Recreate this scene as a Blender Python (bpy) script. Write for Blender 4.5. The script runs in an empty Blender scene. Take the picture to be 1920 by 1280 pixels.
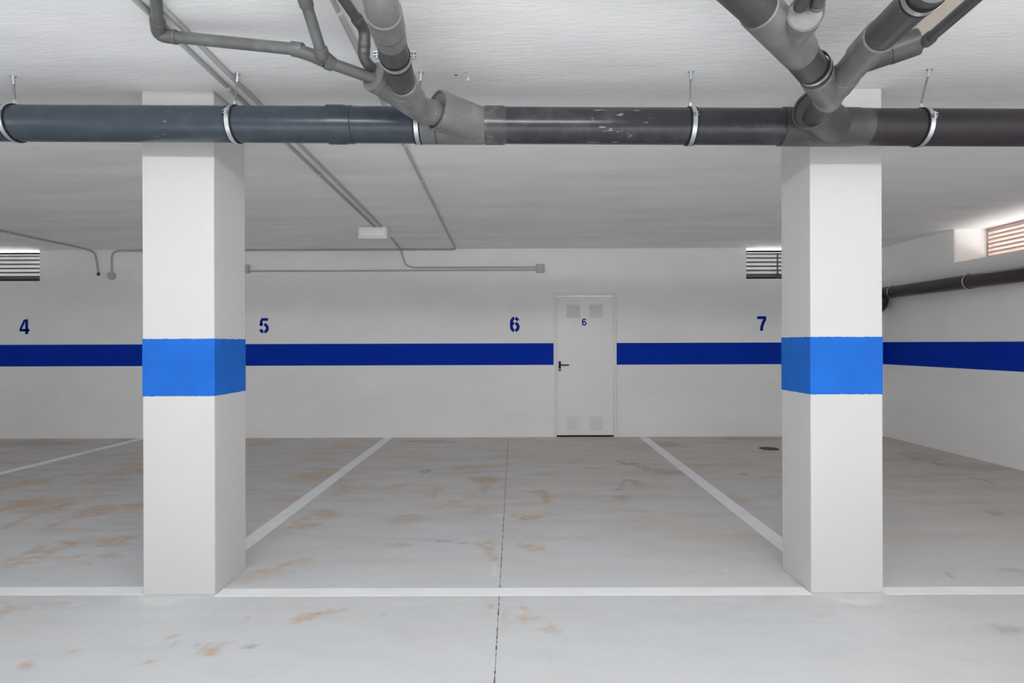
import bpy, bmesh, math, random
import numpy as np
from mathutils import Vector, Matrix
random.seed(3)
PI = math.pi
scene = bpy.context.scene
COL = scene.collection

# ------------------------------------------------------------------ camera model
F = 1100.0; VX, VY, ROLL = 2.0, 4.0, 0.003
CH = 1.34                       # camera height
CEIL = 2.70
YW = 8.408                      # back wall
XR = 5.31                       # right wall
XL = -9.0
YR = -6.0                       # rear of the garage, behind the camera

def ray(px, py):
    dx, dy = px - 960.0, py - 640.0
    lx, ly = dx - ROLL * dy, dy + ROLL * dx
    return (lx - VX) / F, -(ly - VY) / F
def U(px, py, Y):
    a, b = ray(px, py)
    return Vector((a * Y, Y, CH + b * Y))
def UF(px, py, z=0.0):           # point on a horizontal plane
    a, b = ray(px, py)
    Y = (z - CH) / b
    return Vector((a * Y, Y, z))
def UC(px, py, d=0.0): return UF(px, py, CEIL - d)
def UW(px, py, d=0.0): return U(px, py, YW - d)
def UX(px, py, X):               # point on the plane x = X
    a, b = ray(px, py)
    Y = X / a
    return Vector((X, Y, CH + b * Y))

# ------------------------------------------------------------------ objects
def tag(o, label=None, cat=None, group=None, kind=None):
    if label: o['label'] = label
    if cat: o['category'] = cat
    if group: o['group'] = group
    if kind: o['kind'] = kind
    return o
def empty(name, loc, label, cat, group=None, kind=None):
    o = bpy.data.objects.new(name, None); COL.objects.link(o)
    o.location = loc; o.empty_display_size = .1
    return tag(o, label, cat, group, kind)
def obj(name, bm, mat, parent=None, smooth=False, label=None):
    me = bpy.data.meshes.new(name)
    bmesh.ops.recalc_face_normals(bm, faces=bm.faces)
    if smooth:
        for f in bm.faces: f.smooth = True
        for e in bm.edges:
            if len(e.link_faces) == 2 and e.calc_face_angle(0) > .6: e.smooth = False
    bm.to_mesh(me); bm.free()
    me.materials.append(mat)
    o = bpy.data.objects.new(name, me); COL.objects.link(o)
    if parent:
        loc = Vector((0, 0, 0)); p = parent
        while p: loc = loc + p.location; p = p.parent
        me.transform(Matrix.Translation(-loc))
        o.parent = parent
    if label: o['label'] = label
    return o
def structure(name, bm, mat, parent=None, smooth=False):
    o = obj(name, bm, mat, parent, smooth)
    if not parent: o['kind'] = 'structure'
    return o
def rooted(o, loc):
    """move the origin of a single-mesh thing"""
    o.data.transform(Matrix.Translation(-Vector(loc))); o.location = loc
    return o

# ------------------------------------------------------------------ shapes
def box(bm, lo, hi, bevel=0.0, seg=2):
    r = bmesh.ops.create_cube(bm, size=1.0)
    vs = r['verts']
    for v in vs:
        v.co = Vector([lo[i] + (v.co[i] + .5) * (hi[i] - lo[i]) for i in range(3)])
    if bevel:
        es = list({e for v in vs for e in v.link_edges})
        bmesh.ops.bevel(bm, geom=es, offset=bevel, segments=seg, affect='EDGES', profile=.5)
    return bm
def B(lo, hi, bevel=0.0): return box(bmesh.new(), lo, hi, bevel)
def frame_for(d):
    d = d.normalized()
    a = Vector((0, 0, 1)) if abs(d.z) < .9 else Vector((0, 1, 0))
    u = d.cross(a).normalized(); v = d.cross(u).normalized()
    return u, v
def lathe(bm, A, Bp, prof, seg=40, caps=(True, True)):
    """prof: (t metres along A->B, radius)"""
    d = (Bp - A).normalized(); u, v = frame_for(d)
    rings = []
    for t, r in prof:
        c = A + d * t
        rings.append([bm.verts.new(c + u * (r * math.cos(2*PI*k/seg)) + v * (r * math.sin(2*PI*k/seg))) for k in range(seg)])
    for a, b in zip(rings, rings[1:]):
        for k in range(seg):
            bm.faces.new((a[k], a[(k+1) % seg], b[(k+1) % seg], b[k]))
    if caps[0]: bm.faces.new(rings[0])
    if caps[1]: bm.faces.new(rings[-1])
    return bm
def rounded(pts, rad, n=8):
    out = [pts[0]]
    for i in range(1, len(pts) - 1):
        p, a, b = pts[i], pts[i-1], pts[i+1]
        R = rad[i-1] if isinstance(rad, (list, tuple)) else rad
        da, db = (a - p), (b - p)
        ra = min(R, da.length * .48); rb = min(R, db.length * .48)
        s, e = p + da.normalized() * ra, p + db.normalized() * rb
        for k in range(n + 1):
            t = k / n
            out.append(s * (1-t)**2 + p * (2*t*(1-t)) + e * t*t)
    out.append(pts[-1])
    return out
def tube(bm, pts, r, seg=32, caps=True):
    n = len(pts)
    d0 = (pts[1] - pts[0]).normalized(); u, _ = frame_for(d0)
    rings = []
    for i, p in enumerate(pts):
        d = (pts[min(i+1, n-1)] - pts[max(i-1, 0)]).normalized()
        u = (u - d * u.dot(d)).normalized(); v = d.cross(u)
        rr = r[i] if isinstance(r, (list, tuple)) else r
        rings.append([bm.verts.new(p + u * (rr * math.cos(2*PI*k/seg)) + v * (rr * math.sin(2*PI*k/seg))) for k in range(seg)])
    for a, b in zip(rings, rings[1:]):
        for k in range(seg):
            bm.faces.new((a[k], a[(k+1) % seg], b[(k+1) % seg], b[k]))
    if caps: bm.faces.new(rings[0]); bm.faces.new(rings[-1])
    return bm
def T(pts, r, seg=32, caps=True): return tube(bmesh.new(), pts, r, seg, caps)
def collar(bm, A, Bp, r, lip=.004):
    """a socket with softened ends"""
    L = (Bp - A).length
    lathe(bm, A, Bp, [(0, r-lip), (.0015, r), (L*.5, r), (L-.004, r), (L, r-lip)])
    return bm

# ------------------------------------------------------------------ materials
def new_mat(name):
    m = bpy.data.materials.new(name); m.use_nodes = True
    nt = m.node_tree; b = nt.nodes['Principled BSDF']
    return m, nt, b
def N(nt, typ, **kw):
    n = nt.nodes.new(typ)
    for k, v in kw.items():
        if k.startswith('_'): n.inputs[k[1:].replace('_', ' ')].default_value = v
        else: setattr(n, k, v)
    return n
def rgb(c): return (c[0], c[1], c[2], 1)
def mixcol(nt, fac, a, b):
    n = nt.nodes.new('ShaderNodeMix'); n.data_type = 'RGBA'
    for i, s in ((0, fac), (6, a), (7, b)):
        if hasattr(s, 'node'): nt.links.new(s, n.inputs[i])
        elif i == 0: n.inputs[0].default_value = s
        else: n.inputs[i].default_value = rgb(s)
    return n.outputs[2]
def ramp(nt, src, lo, hi):
    n = nt.nodes.new('ShaderNodeMapRange'); n.inputs[1].default_value = lo; n.inputs[2].default_value = hi
    nt.links.new(src, n.inputs[0]); return n.outputs[0]
def coords(nt, scale=(1, 1, 1), rot=(0, 0, 0)):
    g = nt.nodes.new('ShaderNodeNewGeometry')
    mp = nt.nodes.new('ShaderNodeMapping'); mp.inputs['Scale'].default_value = scale; mp.inputs['Rotation'].default_value = rot
    nt.links.new(g.outputs['Position'], mp.inputs['Vector']); return mp.outputs[0]
def noise(nt, vec, scale, detail=4, rough=.5):
    n = N(nt, 'ShaderNodeTexNoise'); n.inputs['Scale'].default_value = scale
    n.inputs['Detail'].default_value = detail; n.inputs['Roughness'].default_value = rough
    nt.links.new(vec, n.inputs['Vector']); return n
def bump(nt, h, strength, dist, bsdf):
    b = nt.nodes.new('ShaderNodeBump'); b.inputs['Strength'].default_value = strength; b.inputs['Distance'].default_value = dist
    nt.links.new(h, b.inputs['Height']); nt.links.new(b.outputs[0], bsdf.inputs['Normal'])
def math2(nt, op, a, b=None):
    n = nt.nodes.new('ShaderNodeMath'); n.operation = op
    for i, s in enumerate((a, b)):
        if s is None: continue
        if hasattr(s, 'node'): nt.links.new(s, n.inputs[i])
        else: n.inputs[i].default_value = s
    return n.outputs[0]

def plaster(name, col, var=.05, scale=(1, 1, 1), bscale=60, bstr=.25, bdist=.003, rough=.9):
    m, nt, b = new_mat(name)
    v = coords(nt, scale)
    n1 = noise(nt, v, 1.6, 5, .55); n2 = noise(nt, v, bscale, 4, .6)
    c = mixcol(nt, ramp(nt, n1.outputs[0], .3, .7), [x*(1-var) for x in col], [min(1, x*(1+var)) for x in col])
    nt.links.new(c, b.inputs['Base Color'])
    b.inputs['Roughness'].default_value = rough; b.inputs['Specular IOR Level'].default_value = .25
    h = math2(nt, 'ADD', math2(nt, 'MULTIPLY', n1.outputs[0], 1.2), math2(nt, 'MULTIPLY', n2.outputs[0], .5))
    bump(nt, h, bstr, bdist, b)
    return m
def paint(name, col, rough=.5, var=.05, bstr=.1, spec=.4, nscale=3):
    m, nt, b = new_mat(name)
    n1 = noise(nt, coords(nt), nscale, 4, .6); n2 = noise(nt, coords(nt), 90, 3, .6)
    nt.links.new(mixcol(nt, ramp(nt, n1.outputs[0], .3, .7), [x*(1-var) for x in col], [min(1, x*(1+var)) for x in col]), b.inputs['Base Color'])
    b.inputs['Roughness'].default_value = rough; b.inputs['Specular IOR Level'].default_value = spec
    bump(nt, n2.outputs[0], bstr, .002, b)
    return m
def pvc(name, col, dust=.25, rough=.32, dustcol=(.5, .5, .5), scr=.5):
    """grey pipe plastic with dust smears and pale scratches"""
    m, nt, b = new_mat(name)
    v = coords(nt)
    n1 = noise(nt, v, 9, 6, .65); n2 = noise(nt, coords(nt, (14, 60, 60), (0, 0, .5)), 1.0, 2, .5); n3 = noise(nt, v, 2.2, 3)
    d = math2(nt, 'MULTIPLY', ramp(nt, n1.outputs[0], .48, .78), dust)
    c1 = mixcol(nt, d, col, dustcol)
    s = math2(nt, 'MULTIPLY', ramp(nt, n2.outputs[0], .66, .72), math2(nt, 'MULTIPLY', ramp(nt, n3.outputs[0], .5, .62), scr))
    nt.links.new(mixcol(nt, s, c1, (.62, .63, .64)), b.inputs['Base Color'])
    b.inputs['Roughness'].default_value = rough
    b.inputs['Specular IOR Level'].default_value = .5
    return m
def metal(name, col, rough=.35, metallic=1.0):
    m, nt, b = new_mat(name)
    n1 = noise(nt, coords(nt), 60, 3)
    nt.links.new(mixcol(nt, n1.outputs[0], [x*.85 for x in col], col), b.inputs['Base Color'])
    b.inputs['Metallic'].default_value = metallic; b.inputs['Roughness'].default_value = rough
    return m

M = {}
M['wall'] = plaster('wall_plaster', (.87, .87, .865), .03, (1, 1, 1.6), 45, .3, .004)
M['ceiling'] = plaster('ceiling_plaster', (.87, .87, .87), .06, (.55, 2.2, 1), 22, .7, .008)
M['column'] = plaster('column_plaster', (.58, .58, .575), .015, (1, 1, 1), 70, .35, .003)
M['wall_blue'] = paint('wall_band_navy', (.0012, .034, .42), .7, .06, .15, .08)  # wall bands, set darker than the column bands
M['column_blue'] = paint('column_band_blue', (.013, .132, .55), .65, .08, .3, .15, 5)  # column bands, set brighter than the wall bands
M['digit'] = paint('stencil_paint', (.002, .026, .32), .7, .05, .1, .1)
M['line'] = paint('road_line_paint', (.90, .905, .91), .55, .04, .1, .4, 4)
M['door'] = paint('door_enamel', (.86, .86, .86), .4, .015, .03, .4)
M['door_frame'] = paint('door_frame_enamel', (.80, .80, .80), .4, .015, .03, .4)
M['black'] = paint('black_plastic', (.006, .006, .006), .4, .1)
M['gap'] = paint('gap_shade', (.004, .004, .004), .9, .1)  # black that paints in the shade of the door's gap and slits
M['steel'] = metal('galvanised_steel', (.72, .75, .77), .38)
M['rod'] = metal('dull_zinc_rod', (.30, .30, .31), .5)
M['rubber'] = paint('black_rubber', (.008, .008, .009), .6, .1)
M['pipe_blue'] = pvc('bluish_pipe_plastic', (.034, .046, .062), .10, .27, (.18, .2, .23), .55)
M['pipe_dark'] = pvc('charcoal_pipe_plastic', (.026, .028, .032), .16, .25, (.25, .25, .25), .5)
M['pipe_violet'] = pvc('dark_violet_pipe_plastic', (.016, .012, .016), .06, .42, (.12, .11, .11), .1)
M['fitting'] = pvc('grey_fitting_plastic', (.145, .145, .145), .35, .40, (.38, .38, .38), .35)
M['fitting_dark'] = pvc('dark_fitting_plastic', (.055, .055, .055), .22, .42, (.2, .2, .195), .2)
M['sleeve'] = pvc('dusty_sleeve_plastic', (.055, .057, .06), .6, .25, (.3, .3, .3), .6)
M['waste'] = pvc('grey_waste_plastic', (.09, .09, .09), .25, .4, (.28, .36, .36), .3)
M['waste_dark'] = pvc('dark_waste_plastic', (.055, .055, .055), .2, .4, (.25, .25, .25), .2)
M['pipe_brown'] = pvc('brown_black_pipe_plastic', (.032, .022, .020), .08, .28, (.1, .08, .07), 0)
M['conduit'] = paint('conduit_paint', (.44, .44, .44), .5, .03, .05)
M['clip'] = paint('clip_plastic', (.66, .66, .66), .5, .03, .05)
M['boxes'] = paint('junction_box_plastic', (.50, .50, .50), .5, .03, .05)
M['lamp'] = paint('lamp_housing_plastic', (.74, .74, .74), .4, .02, .02)
M['lens'] = paint('lamp_lens_plastic', (.82, .82, .82), .25, .02, .02, .5)
M['red'] = paint('dark_red_plastic', (.06, .008, .008), .5)
M['louvre_dark'] = paint('dark_louvre_metal', (.30, .295, .31), .45, .05)
M['louvre_pink'] = paint('beige_louvre_metal', (.52, .43, .39), .5, .05)
M['grate'] = paint('drain_grate_iron', (.09, .085, .085), .6, .1)
M['beige'] = plaster('beige_patch', (.62, .56, .49), .04, (1, 1, 1), 30, .2, .003)
M['reveal'] = plaster('reveal_plaster', (.86, .86, .86), .02, (1, 1, 1), 60, .2, .003)

# stains seen on the floor: image column, row, half width, half height, strength
RUST = [(35,945,50,8,.7),(95,955,45,9,.7),(170,960,38,10,.7),(255,950,34,10,.7),(65,1030,15,7,.8),(130,1020,24,8,.8),(95,1036,15,6,.7),
    (220,1014,34,9,.8),(225,1040,30,10,.7),(50,1052,50,7,.7),(135,1050,24,5,.6),(200,900,34,6,.6),(60,905,26,5,.6),(160,888,28,4,.6),(255,882,28,6,.6),
    (316,1193,14,6,.7),(318,1212,6,6,.5),(395,1217,20,10,.95),(365,1212,10,5,.5),(118,1225,12,4,.6),(52,1248,12,5,.7),(264,1247,10,5,.65),(12,1146,18,9,.6),(110,1130,40,4,.4),
    (592,889,36,11,.7),(538,936,38,10,.55),(605,966,28,9,.7),(561,984,18,7,.7),(772,877,50,5,.45),(912,899,24,6,.65),(908,915,9,7,.7),(768,971,30,8,.5),(811,922,24,7,.5),
    (659,919,24,7,.5),(885,955,26,6,.4),(918,1030,8,20,.7),(530,1061,34,9,.5),(490,1082,60,14,.55),(577,1153,24,8,.95),(625,1145,26,4,.6),(920,1135,6,4,.8),(557,1253,7,3,.6),
    (1018,926,18,6,.75),(1004,945,26,4,.7),(994,971,28,4,.9),(990,1022,22,7,.7),(994,1155,18,11,.6),(1029,1182,22,5,.5),(951,1159,14,24,.35),(1381,940,26,9,.4),(1538,1143,34,8,.35),
    (1620,1140,30,8,.3),(480,832,24,5,.6),(640,836,24,6,.5),(1242,888,34,6,.35),(1330,1002,70,9,.25),(1180,835,60,5,.3)]
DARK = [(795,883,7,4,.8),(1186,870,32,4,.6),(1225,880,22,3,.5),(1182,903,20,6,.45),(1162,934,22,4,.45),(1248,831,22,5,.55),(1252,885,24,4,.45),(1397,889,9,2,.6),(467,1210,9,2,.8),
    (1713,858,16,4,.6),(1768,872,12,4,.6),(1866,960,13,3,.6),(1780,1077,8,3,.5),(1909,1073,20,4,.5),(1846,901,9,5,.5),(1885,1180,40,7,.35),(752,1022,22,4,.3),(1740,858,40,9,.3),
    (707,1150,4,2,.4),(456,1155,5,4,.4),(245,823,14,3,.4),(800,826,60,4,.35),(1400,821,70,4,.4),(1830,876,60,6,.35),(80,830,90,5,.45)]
WHITE = [(926,1067,8,10,.9),(300,1120,60,8,.6),(155,1131,14,4,.7),(1600,1122,60,8,.45),(1359,1067,4,6,.6),(480,1063,20,6,.7),(936,966,5,3,.7),(245,1037,6,5,.8),(420,1112,30,8,.5),(700,1127,300,3,.25),(1250,1128,260,3,.3),(272,1152,6,3,.5)]
# drawn-out streaks: two end points and a width in pixels, strength
RUST_STREAKS = [(0,957,62,936,5,.8),(62,936,95,934,4,.5),(2,992,75,958,5,.75),(75,958,128,946,6,.85),(100,984,150,964,5,.7),(150,964,200,950,7,.7),(200,952,268,946,9,.7),
    (140,992,250,992,3,.55),(0,918,60,900,5,.5),(60,903,130,890,4,.5),(0,893,40,880,4,.5),(150,905,262,870,6,.45),(120,868,260,846,4,.4),(0,850,120,832,4,.45),(0,838,70,826,4,.5),
    (10,1058,110,1048,5,.65),(110,1052,180,1056,4,.5),(60,1035,130,1028,5,.6),(180,1010,250,1020,6,.6),(552,985,575,972,4,.7),(575,972,600,956,5,.8),(600,956,622,958,4,.8),(622,958,612,972,4,.6),
    (570,895,618,878,5,.7),(500,940,560,930,6,.5),(470,1090,530,1062,7,.6),(530,1062,575,1056,5,.5),(550,1166,605,1146,5,.8),(605,1146,650,1143,3,.6),(911,1018,924,1052,4,.7),(880,1016,905,1020,3,.6),
    (962,918,1000,922,3,.6),(1000,922,1025,930,5,.7),(1025,930,1024,942,4,.7),(1024,942,985,946,3,.5),(968,966,985,972,4,.8),(985,972,1020,970,3,.8),(975,1018,990,1026,4,.6),(990,1022,1020,1026,3,.5),
    (900,898,930,896,5,.7),(905,902,910,915,4,.6),(650,880,700,874,5,.35),(860,875,960,868,6,.35),(700,920,760,905,6,.35),(980,1140,1020,1160,6,.5),(1020,1160,1040,1188,4,.45),(380,1222,412,1206,5,.8),(410,1208,430,1202,3,.5),
    (0,1132,60,1140,5,.5),(60,1140,150,1136,3,.5),(820,955,880,930,6,.35)]
DARK_STREAKS = [(1155,864,1195,874,3,.6),(1195,874,1228,881,3,.6),(1235,884,1280,890,3,.35),(1172,900,1202,904,4,.5),(1172,900,1160,918,3,.4),(1150,933,1172,936,3,.5),(790,884,803,881,3,.7),
    (800,1012,880,1020,2,.5),(1865,958,1878,962,3,.6),(1900,1068,1920,1076,4,.5),(1880,1176,1920,1186,4,.4),(1680,870,1720,866,2,.4),(1780,868,1790,876,2,.5),(1480,820,1440,824,3,.3),(455,1211,475,1209,2,.7)]
# ---- floor: trowelled concrete, dust, rust stains, joint
def floor_material():
    m, nt, b = new_mat('trowelled_concrete')
    g = nt.nodes.new('ShaderNodeNewGeometry'); P = g.outputs['Position']
    big = noise(nt, coords(nt, (.7, 1.5, 1)), .9, 6, .6)
    mid = noise(nt, coords(nt, (1.5, 4.0, 1)), 1.7, 6, .65)
    fine = noise(nt, P, 42, 5, .65)
    cool, warm = (.625, .645, .665), (.63, .565, .50)
    sep = nt.nodes.new('ShaderNodeSeparateXYZ'); nt.links.new(P, sep.inputs[0])
    x, y = sep.outputs[0], sep.outputs[1]
    # brown dust lies thicker along the back wall and in the right hand bay
    dust = math2(nt, 'ADD', math2(nt, 'MULTIPLY', ramp(nt, y, 2.6, 8.6), .62), math2(nt, 'MULTIPLY', ramp(nt, x, .5, 4.5), .42))
    dust = math2(nt, 'ADD', dust, math2(nt, 'MULTIPLY', math2(nt, 'SUBTRACT', big.outputs[0], .5), 1.3))
    cl = nt.nodes.new('ShaderNodeClamp'); nt.links.new(dust, cl.inputs[0])
    base = mixcol(nt, cl.outputs[0], cool, warm)
    base = mixcol(nt, math2(nt, 'MULTIPLY', ramp(nt, mid.outputs[0], .5, .8), .30), base, (.46, .455, .45))
    base = mixcol(nt, math2(nt, 'MULTIPLY', ramp(nt, mid.outputs[0], .48, .25), .35), base, (.66, .66, .65))
    sm = noise(nt, coords(nt, (1.1, 2.6, 1), (0, 0, -.35)), 2.6, 7, .7)
    base = mixcol(nt, math2(nt, 'MULTIPLY', ramp(nt, sm.outputs[0], .52, .72), .30), base, (.50, .52, .55))
    base = mixcol(nt, math2(nt, 'MULTIPLY', ramp(nt, sm.outputs[0], .46, .30), .30), base, (.70, .68, .64))
    # thin brown film in streaks at the back
    st = noise(nt, coords(nt, (.9, 3.2, 1), (0, 0, .25)), 1.4, 7, .68)
    film = math2(nt, 'MULTIPLY', ramp(nt, st.outputs[0], .47, .70), math2(nt, 'MULTIPLY', ramp(nt, y, 2.9, 5.5), .62))
    base = mixcol(nt, film, base, (.50, .37, .25))
    at = nt.nodes.new('ShaderNodeAttribute'); at.attribute_name = 'stain'
    sa = nt.nodes.new('ShaderNodeSeparateColor'); nt.links.new(at.outputs['Color'], sa.inputs[0])
    spk = ramp(nt, noise(nt, P, 16, 5, .7).outputs[0], .30, .58)
    base = mixcol(nt, math2(nt, 'MULTIPLY', math2(nt, 'MULTIPLY', sa.outputs[0], spk), .92), base, (.50, .265, .075))
    base = mixcol(nt, math2(nt, 'MULTIPLY', sa.outputs[1], spk), base, (.155, .12, .09))
    base = mixcol(nt, math2(nt, 'MULTIPLY', sa.outputs[2], spk), base, (.78, .78, .77))
    # sawn joint, ragged
    a, c = UF(953, 822), UF(927, 1279)
    k = (c.x - a.x) / (c.y - a.y)
    jx = math2(nt, 'ABSOLUTE', math2(nt, 'SUBTRACT', x, math2(nt, 'ADD', math2(nt, 'MULTIPLY', math2(nt, 'SUBTRACT', y, a.y), k), a.x)))
    jn = noise(nt, coords(nt, (6, 9, 1)), 3.5, 4, .6)
    wj = math2(nt, 'ADD', math2(nt, 'MULTIPLY', ramp(nt, jn.outputs[0], .50, .58), .0024), .0012)
    jm = nt.nodes.new('ShaderNodeMath'); jm.operation = 'LESS_THAN'; nt.links.new(jx, jm.inputs[0]); nt.links.new(wj, jm.inputs[1])
    base = mixcol(nt, jm.outputs[0], base, (.10, .085, .065))
    base = mixcol(nt, math2(nt, 'MULTIPLY', ramp(nt, fine.outputs[0], .4, .7), .12), base, (.42, .42, .41))
    nt.links.new(base, b.inputs['Base Color'])
    nt.links.new(math2(nt, 'ADD', math2(nt, 'MULTIPLY', mid.outputs[0], .3), .42), b.inputs['Roughness'])
    b.inputs['Specular IOR Level'].default_value = .35
    bump(nt, fine.outputs[0], .12, .002, b)
    return m
M['floor'] = floor_material()

# ------------------------------------------------------------------ room shell
TH = .34
def make_floor():
    """slab with a finely divided top; the 'stain' attribute holds rust, dark dirt and plaster splashes"""
    xs = [XL-.3, -7.3] + [-7.2 + .022*k for k in range(int(12.5/.022)+1)] + [XR+.6]
    ys = [YR-.3, 1.9] + [2.0 + .018*k for k in range(int(6.42/.018)+1)] + [YW+.7]
    nx, ny = len(xs), len(ys)
    X, Y = np.meshgrid(np.array(xs), np.array(ys))
    top = np.stack([X.ravel(), Y.ravel(), np.zeros(nx*ny)], 1)
    rng = np.random.RandomState(5)
    def fbm(sc, oct=4):
        out = np.zeros_like(X)
        for o_ in range(oct):
            f = sc * 2**o_
            gx, gy = X*f + 100, Y*f + 100
            ix, iy = np.floor(gx).astype(int), np.floor(gy).astype(int)
            fx, fy = gx-ix, gy-iy; fx = fx*fx*(3-2*fx); fy = fy*fy*(3-2*fy)
            tab = rng.rand(256, 256)
            v = lambda a, b: tab[a % 256, b % 256]
            out += ((v(ix,iy)*(1-fx)+v(ix+1,iy)*fx)*(1-fy) + (v(ix,iy+1)*(1-fx)+v(ix+1,iy+1)*fx)*fy - .5) * .55**o_
        return out
    wx, wy = X + .17*fbm(5.5), Y + .17*fbm(5.5)
    def mask(lst):
        acc = np.zeros_like(X)
        for (px, py, rx, ry, st) in lst:
            c = UF(px, py); a = max(.012, (UF(px+rx, py)-c).x); b = max(.014, (UF(px, py-ry)-UF(px, py+ry)).length/2)
            k = 1 if min(a, b) > .05 else .45
            d = np.hypot((c.x - (X + (wx-X)*k))/a, (c.y - (Y + (wy-Y)*k))/b)
            acc = np.maximum(acc, st*np.clip((1.3-d)/.8, 0, 1))
        return acc.ravel()
    hx, hy = X + .05*fbm(9), Y + .05*fbm(9)
    rag = .75 + .9*fbm(14)
    def streaks(lst):
        acc = np.zeros_like(X)
        for (x0, y0, x1, y1, wd, st) in lst:
            a, b = UF(x0, y0), UF(x1, y1); m_ = UF((x0+x1)/2, (y0+y1)/2 - wd/2) - UF((x0+x1)/2, (y0+y1)/2 + wd/2)
            # image thickness maps mostly to depth: use a mean of depth and width scale
            wv = max(.012, .45*m_.length)
            dx, dy = b.x-a.x, b.y-a.y; L2 = dx*dx + dy*dy + 1e-9
            t = np.clip(((hx-a.x)*dx + (hy-a.y)*dy)/L2, 0, 1)
            d = np.hypot(hx-a.x-t*dx, hy-a.y-t*dy)
            acc = np.maximum(acc, st*np.clip((1.6-d/wv)/1.3, 0, 1)*np.clip(rag, .25, 1.1))
        return acc.ravel()
    colr = np.stack([np.maximum(.8*mask(RUST), streaks(RUST_STREAKS)), np.maximum(mask(DARK)*.9, streaks(DARK_STREAKS)), mask(WHITE), np.ones(nx*ny)], 1)
    idx = np.arange(nx*ny).reshape(ny, nx)
    quads = np.stack([idx[:-1,:-1].ravel(), idx[:-1,1:].ravel(), idx[1:,1:].ravel(), idx[1:,:-1].ravel()], 1)
    n = nx*ny
    under = [(xs[0], ys[0], -.12), (xs[-1], ys[0], -.12), (xs[-1], ys[-1], -.12), (xs[0], ys[-1], -.12)]
    me = bpy.data.meshes.new('floor')
    verts = top.tolist() + [list(u) for u in under]
    me.from_pydata(verts, [], quads.tolist() + [[n+3, n+2, n+1, n]])
    at = me.color_attributes.new('stain', 'FLOAT_COLOR', 'POINT')
    full = np.concatenate([colr, np.zeros((4, 4))]).astype(np.float32)
    at.data.foreach_set('color', full.ravel())
    me.materials.append(M['floor'])
    o = bpy.data.objects.new('floor', me); COL.objects.link(o); o['kind'] = 'structure'
    return o
make_floor()
structure('ceiling', B((XL-.3, YR-.3, CEIL), (XR+.6, YW+.7, CEIL+.2)), M['ceiling'])
# openings in the back wall: door, two vents under the ceiling
dl, dr = UW(1038, 690).x, UW(1156, 690).x
dtop = UW(1097, 549).z
vb = UW(1430, 522.5).z                     # sill of the vents
v1 = (UW(74.5, 500).x - 1.35, UW(74.5, 500).x)
v2l = UW(1399, 500).x; v2 = (v2l, v2l + 1.25)
bm = bmesh.new()
zt = CEIL
box(bm, (XL-.3, YW, 0), (v1[0], YW+TH, zt)); box(bm, (v1[0], YW, 0), (v1[1], YW+TH, vb))
box(bm, (v1[1], YW, 0), (dl, YW+TH, zt)); box(bm, (dl, YW, dtop), (dr, YW+TH, zt))
box(bm, (dr, YW, 0), (v2[0], YW+TH, zt)); box(bm, (v2[0], YW, 0), (v2[1], YW+TH, vb)); box(bm, (v2[1], YW, 0), (XR+TH, YW+TH, zt))
bmesh.ops.remove_doubles(bm, verts=bm.verts, dist=1e-5)
wall_back = structure('wall_back', bm, M['wall'])
# right wall with its deep window
wy1 = UX(1788.5, 460, XR).y; wy0 = wy1 - 1.75
wb = UX(1788.5, 492.5, XR).z
RD = .40
bm = bmesh.new()
box(bm, (XR, YR-.3, 0), (XR+RD, wy0, zt)); box(bm, (XR, wy0, 0), (XR+RD, wy1, wb)); box(bm, (XR, wy1, 0), (XR+RD, YW, zt))
wall_right = structure('wall_right', bm, M['wall'])
structure('wall_left', B((XL-.3, YR-.3, 0), (XL, YW, CEIL)), M['wall'])
structure('wall_rear', B((XL, YR-.3, 0), (XR, YR, CEIL)), M['wall'])

# blue dado band painted on the walls
sz0, sz1 = CH - .306, CH + .005
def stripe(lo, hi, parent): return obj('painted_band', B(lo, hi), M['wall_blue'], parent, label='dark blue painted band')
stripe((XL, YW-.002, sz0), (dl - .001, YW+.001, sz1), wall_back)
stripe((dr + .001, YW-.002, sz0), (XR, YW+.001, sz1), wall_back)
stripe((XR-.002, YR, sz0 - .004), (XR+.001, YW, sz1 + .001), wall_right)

# ------------------------------------------------------------------ louvred vents
def vent(name, x0, x1, z0, z1, y, mat, mull, n=6):
    """a louvred vent facing -Y, set at the outer end of its opening"""
    w = empty(name, ((x0+x1)/2, y, z0), None, None, None, 'structure')
    bm = bmesh.new(); t = .02
    box(bm, (x0, y, z0), (x0+t, y+.06, z1)); box(bm, (x1-t, y, z0), (x1, y+.06, z1))
    box(bm, (x0+t, y, z1-.026), (x1-t, y+.06, z1)); box(bm, (x0+t, y, z0), (x1-t, y+.06, z0+.05))
    obj('window_frame', bm, M['black'], w)
    bl = bmesh.new(); bm = bmesh.new(); za, zb = z0+.05, z1-.026; p = (zb-za)/n
    for k in range(n):
        zz = za + p*(k+.5)
        for s in (0,):
            a = Vector((0, y+.004, zz + p*.40)); c = Vector((0, y+.056, zz - p*.66)); q = Vector((0, .001, .002)); box(bl, (x0+t, y-.001, zz + p*.40 - p*.34), (x1-t, y+.003, zz + p*.40 + .002))
            vs = [bm.verts.new((xx, v.y, v.z)) for xx in (x0+t, x1-t) for v in (a-q, a+q, c+q, c-q)]
            for f in ((0,1,2,3), (7,6,5,4), (0,4,5,1), (1,5,6,2), (2,6,7,3), (3,7,4,0)): bm.faces.new([vs[i] for i in f])
    obj('louvre_slats', bm, mat, w)
    obj('slat_shade', bl, M['grate'], w, label='dark strips standing for the shade between the slats')  # added dark strips, the shade between slats put into colour
    if mull:
        obj('mullion', B((mull-.011, y-.014, z0+.0), (mull+.011, y+.004, z1-.03), .003), M['grate'], w)
    return w
yv = YW + TH - .07
vent('window_1', v1[0], v1[1], vb, CEIL, yv, M['louvre_dark'], None)
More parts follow.
